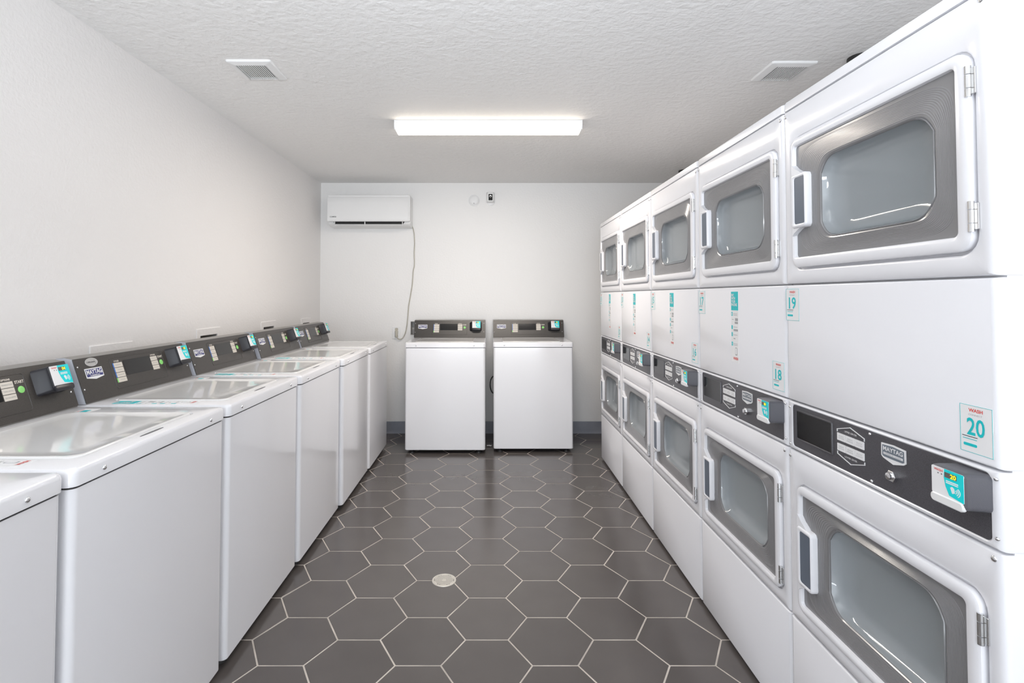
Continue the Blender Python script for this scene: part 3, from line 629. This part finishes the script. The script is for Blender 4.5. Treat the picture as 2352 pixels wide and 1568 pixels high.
part('air_slot', None, 'acslot', lambda b: b.prism([(-Wd + .045, .050), (Wd - .055, .050), (Wd - .070, .022), (-Wd + .062, .022)], -.1605, -.10), ac, label='black air outlet slot')
part('louver', None, 'pwhite', lambda b: b.loft([[(x, p[0], p[1]) for p in ((-.180, .008), (-.176, .006), (-.158, .022), (-.162, .024))] for x in (-Wd + .065, Wd - .075)]), ac)
for i, x in enumerate((-Wd + .063, -.04, Wd - .073)):
    part('louver_arm', None, 'pwhite', lambda b: b.box(x - .003, x + .003, -.182, -.15, .010, .048, .001, 1), ac)
text('brand_lettering', None, 'darkt', [('COMFEE', -Wd + .024, -Wd + .086, .083, .094, -.2012)], ac, bold=.02)
def wl(u, v, y=5.2): # helper: real wall positions listed from measurements
    return (u, y, v)
cordpts = [(-.760, -.03, .02), (-.752, -.012, .0), (-.742, -.009, -.05), (-.737, -.009, -.14), (-.741, -.009, -.24), (-.738, -.009, -.36), (-.750, -.009, -.42), (-.757, -.009, -.54), (-.775, -.009, -.66), (-.792, -.009, -.76), (-.800, -.009, -.86), (-.808, -.010, -.95), (-.822, -.012, -1.02), (-.846, -.016, -1.070), (-.872, -.022, -1.086), (-.893, -.026, -1.078), (-.903, -.028, -1.062)]
def smooth(pts, n=4):
    out = []; Q = [Vector(p) for p in pts]
    for i in range(len(Q) - 1):
        p0, p1, p2, p3 = Q[max(i - 1, 0)], Q[i], Q[i + 1], Q[min(i + 2, len(Q) - 1)]
        for k in range(n):
            t_ = k / n; out.append(0.5 * ((2 * p1) + (p2 - p0) * t_ + (2 * p0 - 5 * p1 + 4 * p2 - p3) * t_ ** 2 + (3 * p1 - p0 - 3 * p2 + p3) * t_ ** 3))
    out.append(Q[-1]); return out
acx = (AX0 + AX1) / 2
cd = part('power_cord', None, 'cord', lambda b: b.tube([(p.x - acx, p.y, p.z) for p in smooth(cordpts)], .0048, 8), ac, label='beige cable hanging down to the socket')
part('plug', None, 'cord', lambda b: b.loft([[(x - acx, y_, z_) for (x, y_) in rr(-.908 - q, -.908 + q, -.036, -.006, .004, 2)] for z_, q in ((-1.064, .006), (-1.035, .012), (-1.005, .014), (-1.002, .012))]), cd)

sp = empty('socket_plate', (-.905, YB, .975), 0, 'pale socket plate on back wall under the hanging cable', 'socket')
part('plate', None, 'pwhite', lambda b: b.lxz([(rr(-.048, .030, -.058, .062, .004), 0), (rr(-.048, .030, -.058, .062, .004), -.004), (rr(-.046, .028, -.056, .060, .004), -.006)]), sp)
part('receptacle', None, 'cord', lambda b: (b.lxz([(rr(-.022, .010, .022, .050, .010), 0), (rr(-.022, .010, .022, .050, .010), -.0068)]), b.lxz([(rr(-.022, .010, -.045, -.017, .010), 0), (rr(-.022, .010, -.045, -.017, .010), -.0068)])), sp)

# ------------------------------------------------------------------ detector and camera
dt = empty('smoke_detector', (-.151, YB, 2.281), 0, 'round white detector disc high on the back wall', 'detector')
part('base_ring', None, 'pwhite', lambda b: b.disc(0, 0, .057, -.012, 0, 40, .003), dt)
part('cover', None, 'pwhite', lambda b: b.disc(0, 0, .050, -.026, -.010, 40, .008), dt)
part('test_button', None, 'darkt', lambda b: b.disc(-.001, -.033, .0035, -.0275, -.02, 12), dt)
sc = empty('security_camera', (.010, YB, 2.29), 0, 'small white camera with black face beside the round detector', 'camera')
part('mount', None, 'pwhite', lambda b: b.disc(.002, -.022, .040, -.012, 0, 32, .004), sc)
part('housing', None, 'pwhite', lambda b: b.lxz([(rr(-.036, .036, -.036, .064, .010), -.008), (rr(-.038, .038, -.038, .066, .012), -.035), (rr(-.030, .030, -.033, .058, .010), -.070), (rr(-.026, .026, -.030, .054, .008), -.074)]), sc)
part('face', None, 'black', lambda b: b.lxz([(rr(-.019, .020, -.022, .040, .003), -.073), (rr(-.019, .020, -.022, .040, .003), -.0760)]), sc)
part('lens', None, 'silver', lambda b: b.lxz([(se(0, .016, .012, .012, 2, 24), -.0755), (se(0, .016, .011, .011, 2, 24), -.0790), (se(0, .016, .007, .007, 2, 24), -.0785), (se(0, .016, .006, .006, 2, 24), -.0765)], False, False), sc)

# ------------------------------------------------------------------ ceiling lamps
def lamp(y0, y1, x0, x1, label, lm='lens'):
    t = empty('ceiling_lamp', ((x0 + x1) / 2, (y0 + y1) / 2, ZC), 0, label, 'ceiling lamp'); L = (x1 - x0) / 2; D = (y1 - y0) / 2
    part('housing', None, 'pwhite', lambda b: b.box(-L, L, -D - .001, D + .001, -.020, 0, .001, 1), t)
    pr = [(-D, -.018), (-D + .002, -.044), (-D + .010, -.056), (-D + .02, -.059), (D - .02, -.059), (D - .010, -.056), (D - .002, -.044), (D, -.018)]
    part('diffuser', None, lm, lambda b: b.loft([[(x, p[0], p[1]) for p in pr] for x in (-L + .008, L - .008)]), t, sharp=50)
    for s in (-1, 1):
        part('end_cap', None, 'pwhite', lambda b: b.loft([[(x, p[0] * 1.02, p[1] * 1.02 + .0) for p in [(-D, 0)] + pr[:3] + pr[5:] + [(D, 0)]] for x in (s * L, s * (L - .008))]), t)
    if lm == 'lens':    # the tubes' light, leaving through the underside of the diffuser
        area('ceiling_lamp_tubes', (t.location.x, t.location.y, ZC - .0605), (0, 0, 0), 2 * L - .03, 2 * D - .03, 14.5, (1.0, .92, .84))
    return t
lamp(3.335, 3.482, -.607, .592, 'glowing long white ceiling lamp in the middle of the ceiling')
lamp(-.10, .047, -.607, .592, 'added fill lamp straight above the camera, out of frame', 'fill_lens')  # unseen lamp, added to even out the brightness
lamp(-2.75, -2.60, -.607, .592, 'added fill lamp nearest the entrance, behind the camera', 'fill_lens')  # another unseen lamp added as fill, farther back

# ------------------------------------------------------------------ ceiling vents
def vent(x0, x1, y0, y1, label):
    t = empty('ceiling_vent', ((x0 + x1) / 2, (y0 + y1) / 2, ZC), 0, label, 'vent'); L = (x1 - x0) / 2; D = (y1 - y0) / 2
    a, c = L - .038, D - .032
    part('frame', None, 'pwhite', lambda b: b.lxy([(rr(-L, L, -D, D, .012), 0.0), (rr(-L, L, -D, D, .012), -.004), (rr(-L + .004, L - .004, -D + .004, D - .004, .010), -.009), (rr(-a - .002, a + .002, -c - .002, c + .002, .003), -.016), (rr(-a, a, -c, c, .002), -.016), (rr(-a, a, -c, c, .002), -.002)], False, False), t)
    part('backing', None, 'duct', lambda b: b.box(-a, a, -c, c, -.004, -.0005), t, label='dark duct opening')
    n = 14
    for i in range(n + 1):
        x = -a + 2 * a * i / n
        part('slat', None, 'pwhite', lambda b: b.box(-.0024, .0024, -c, c, -.0160, -.0138), t).location = (x, 0, 0)
    return t
vent(-1.256, -1.040, 2.476, 2.700, 'square slatted white vent on the left side of the ceiling')
vent(1.352, 1.574, 2.492, 2.718, 'square slatted white vent on ceiling above the dryers')

# ------------------------------------------------------------------ exhaust ducts behind the dryers
for yy, lab in ((2.45, 'black exhaust duct rising behind the second dryer to the ceiling'), (4.68, 'black exhaust duct at the far end behind the dryers')):
    t = empty('exhaust_duct', (1.745, yy, 1.86), 0, lab, 'duct', 'exhaust ducts above the dryers')
    part('hose', 'duct', 'duct', lambda b: b.lxy([([(r * math.cos(2 * PI * i / 20), r * math.sin(2 * PI * i / 20)) for i in range(20)], z) for z, r in [(k * .0149, .052 if k % 2 else .047) for k in range(40)]]), t)
    part('collar', 'collar', 'duct', lambda b: b.lxy([([(.058 * math.cos(2 * PI * i / 20), .058 * math.sin(2 * PI * i / 20)) for i in range(20)], z) for z in (.575, .593)]), t)

# ------------------------------------------------------------------ floor drain and paper scrap
dr = empty('floor_drain', (-.213, 2.520, 0), 0, 'round perforated metal drain set in the dark floor tiles', 'drain')
C_ = lambda r, n=36: [(r * math.cos(2 * PI * i / n), r * math.sin(2 * PI * i / n)) for i in range(n)]
part('rim', None, 'steel', lambda b: b.lxy([(C_(.057), .0), (C_(.056), .0022), (C_(.053), .003), (C_(.048), .0028), (C_(.047), .0012)], False, False), dr)
part('sump', None, 'duct', lambda b: b.lxy([(C_(.050), .0001), (C_(.050), .0006)]), dr, label='dark sump under the grate')
def grate(b):
    h = .0042
    for i in range(-12, 13):
        for j in range(-12, 13):
            x = i * h * 1.7321 + (j % 2) * h * .866; y_ = j * h * 1.5
            if math.hypot(x, y_) > .0475: continue
            H = [(x + h * math.cos(PI / 6 + PI / 3 * k), y_ + h * math.sin(PI / 6 + PI / 3 * k)) for k in range(6)]
            if math.hypot(x, y_) < .009 or math.hypot(x, y_) > .044: b.bm.faces.new([b.bm.verts.new((p[0], p[1], .0018)) for p in H]); continue
            q = [(x + h * .52 * math.cos(PI / 6 + PI / 3 * k), y_ + h * .52 * math.sin(PI / 6 + PI / 3 * k)) for k in range(6)]
            b.lxy([(H, .0018), (q, .0018), (q, .0008)], False, False)
part('grate', None, 'steel', grate, dr)
def scrap(b):
    rnd = random.Random(3); g = [[b.bm.verts.new((-.02 + .01 * i + rnd.uniform(-.002, .002), -.015 + .01 * j + rnd.uniform(-.002, .002), .002 + rnd.uniform(0, .006))) for j in range(4)] for i in range(5)]
    for i in range(4):
        for j in range(3): b.bm.faces.new((g[i][j], g[i + 1][j], g[i + 1][j + 1], g[i][j + 1]))
b = B(); scrap(b); o = link('paper_scrap', b.mesh('paper_scrap', 'white')); o.location = (-.002, 4.75, 0)
tagm(o, 'small crumpled white scrap on floor between the two rear washers', 'scrap')
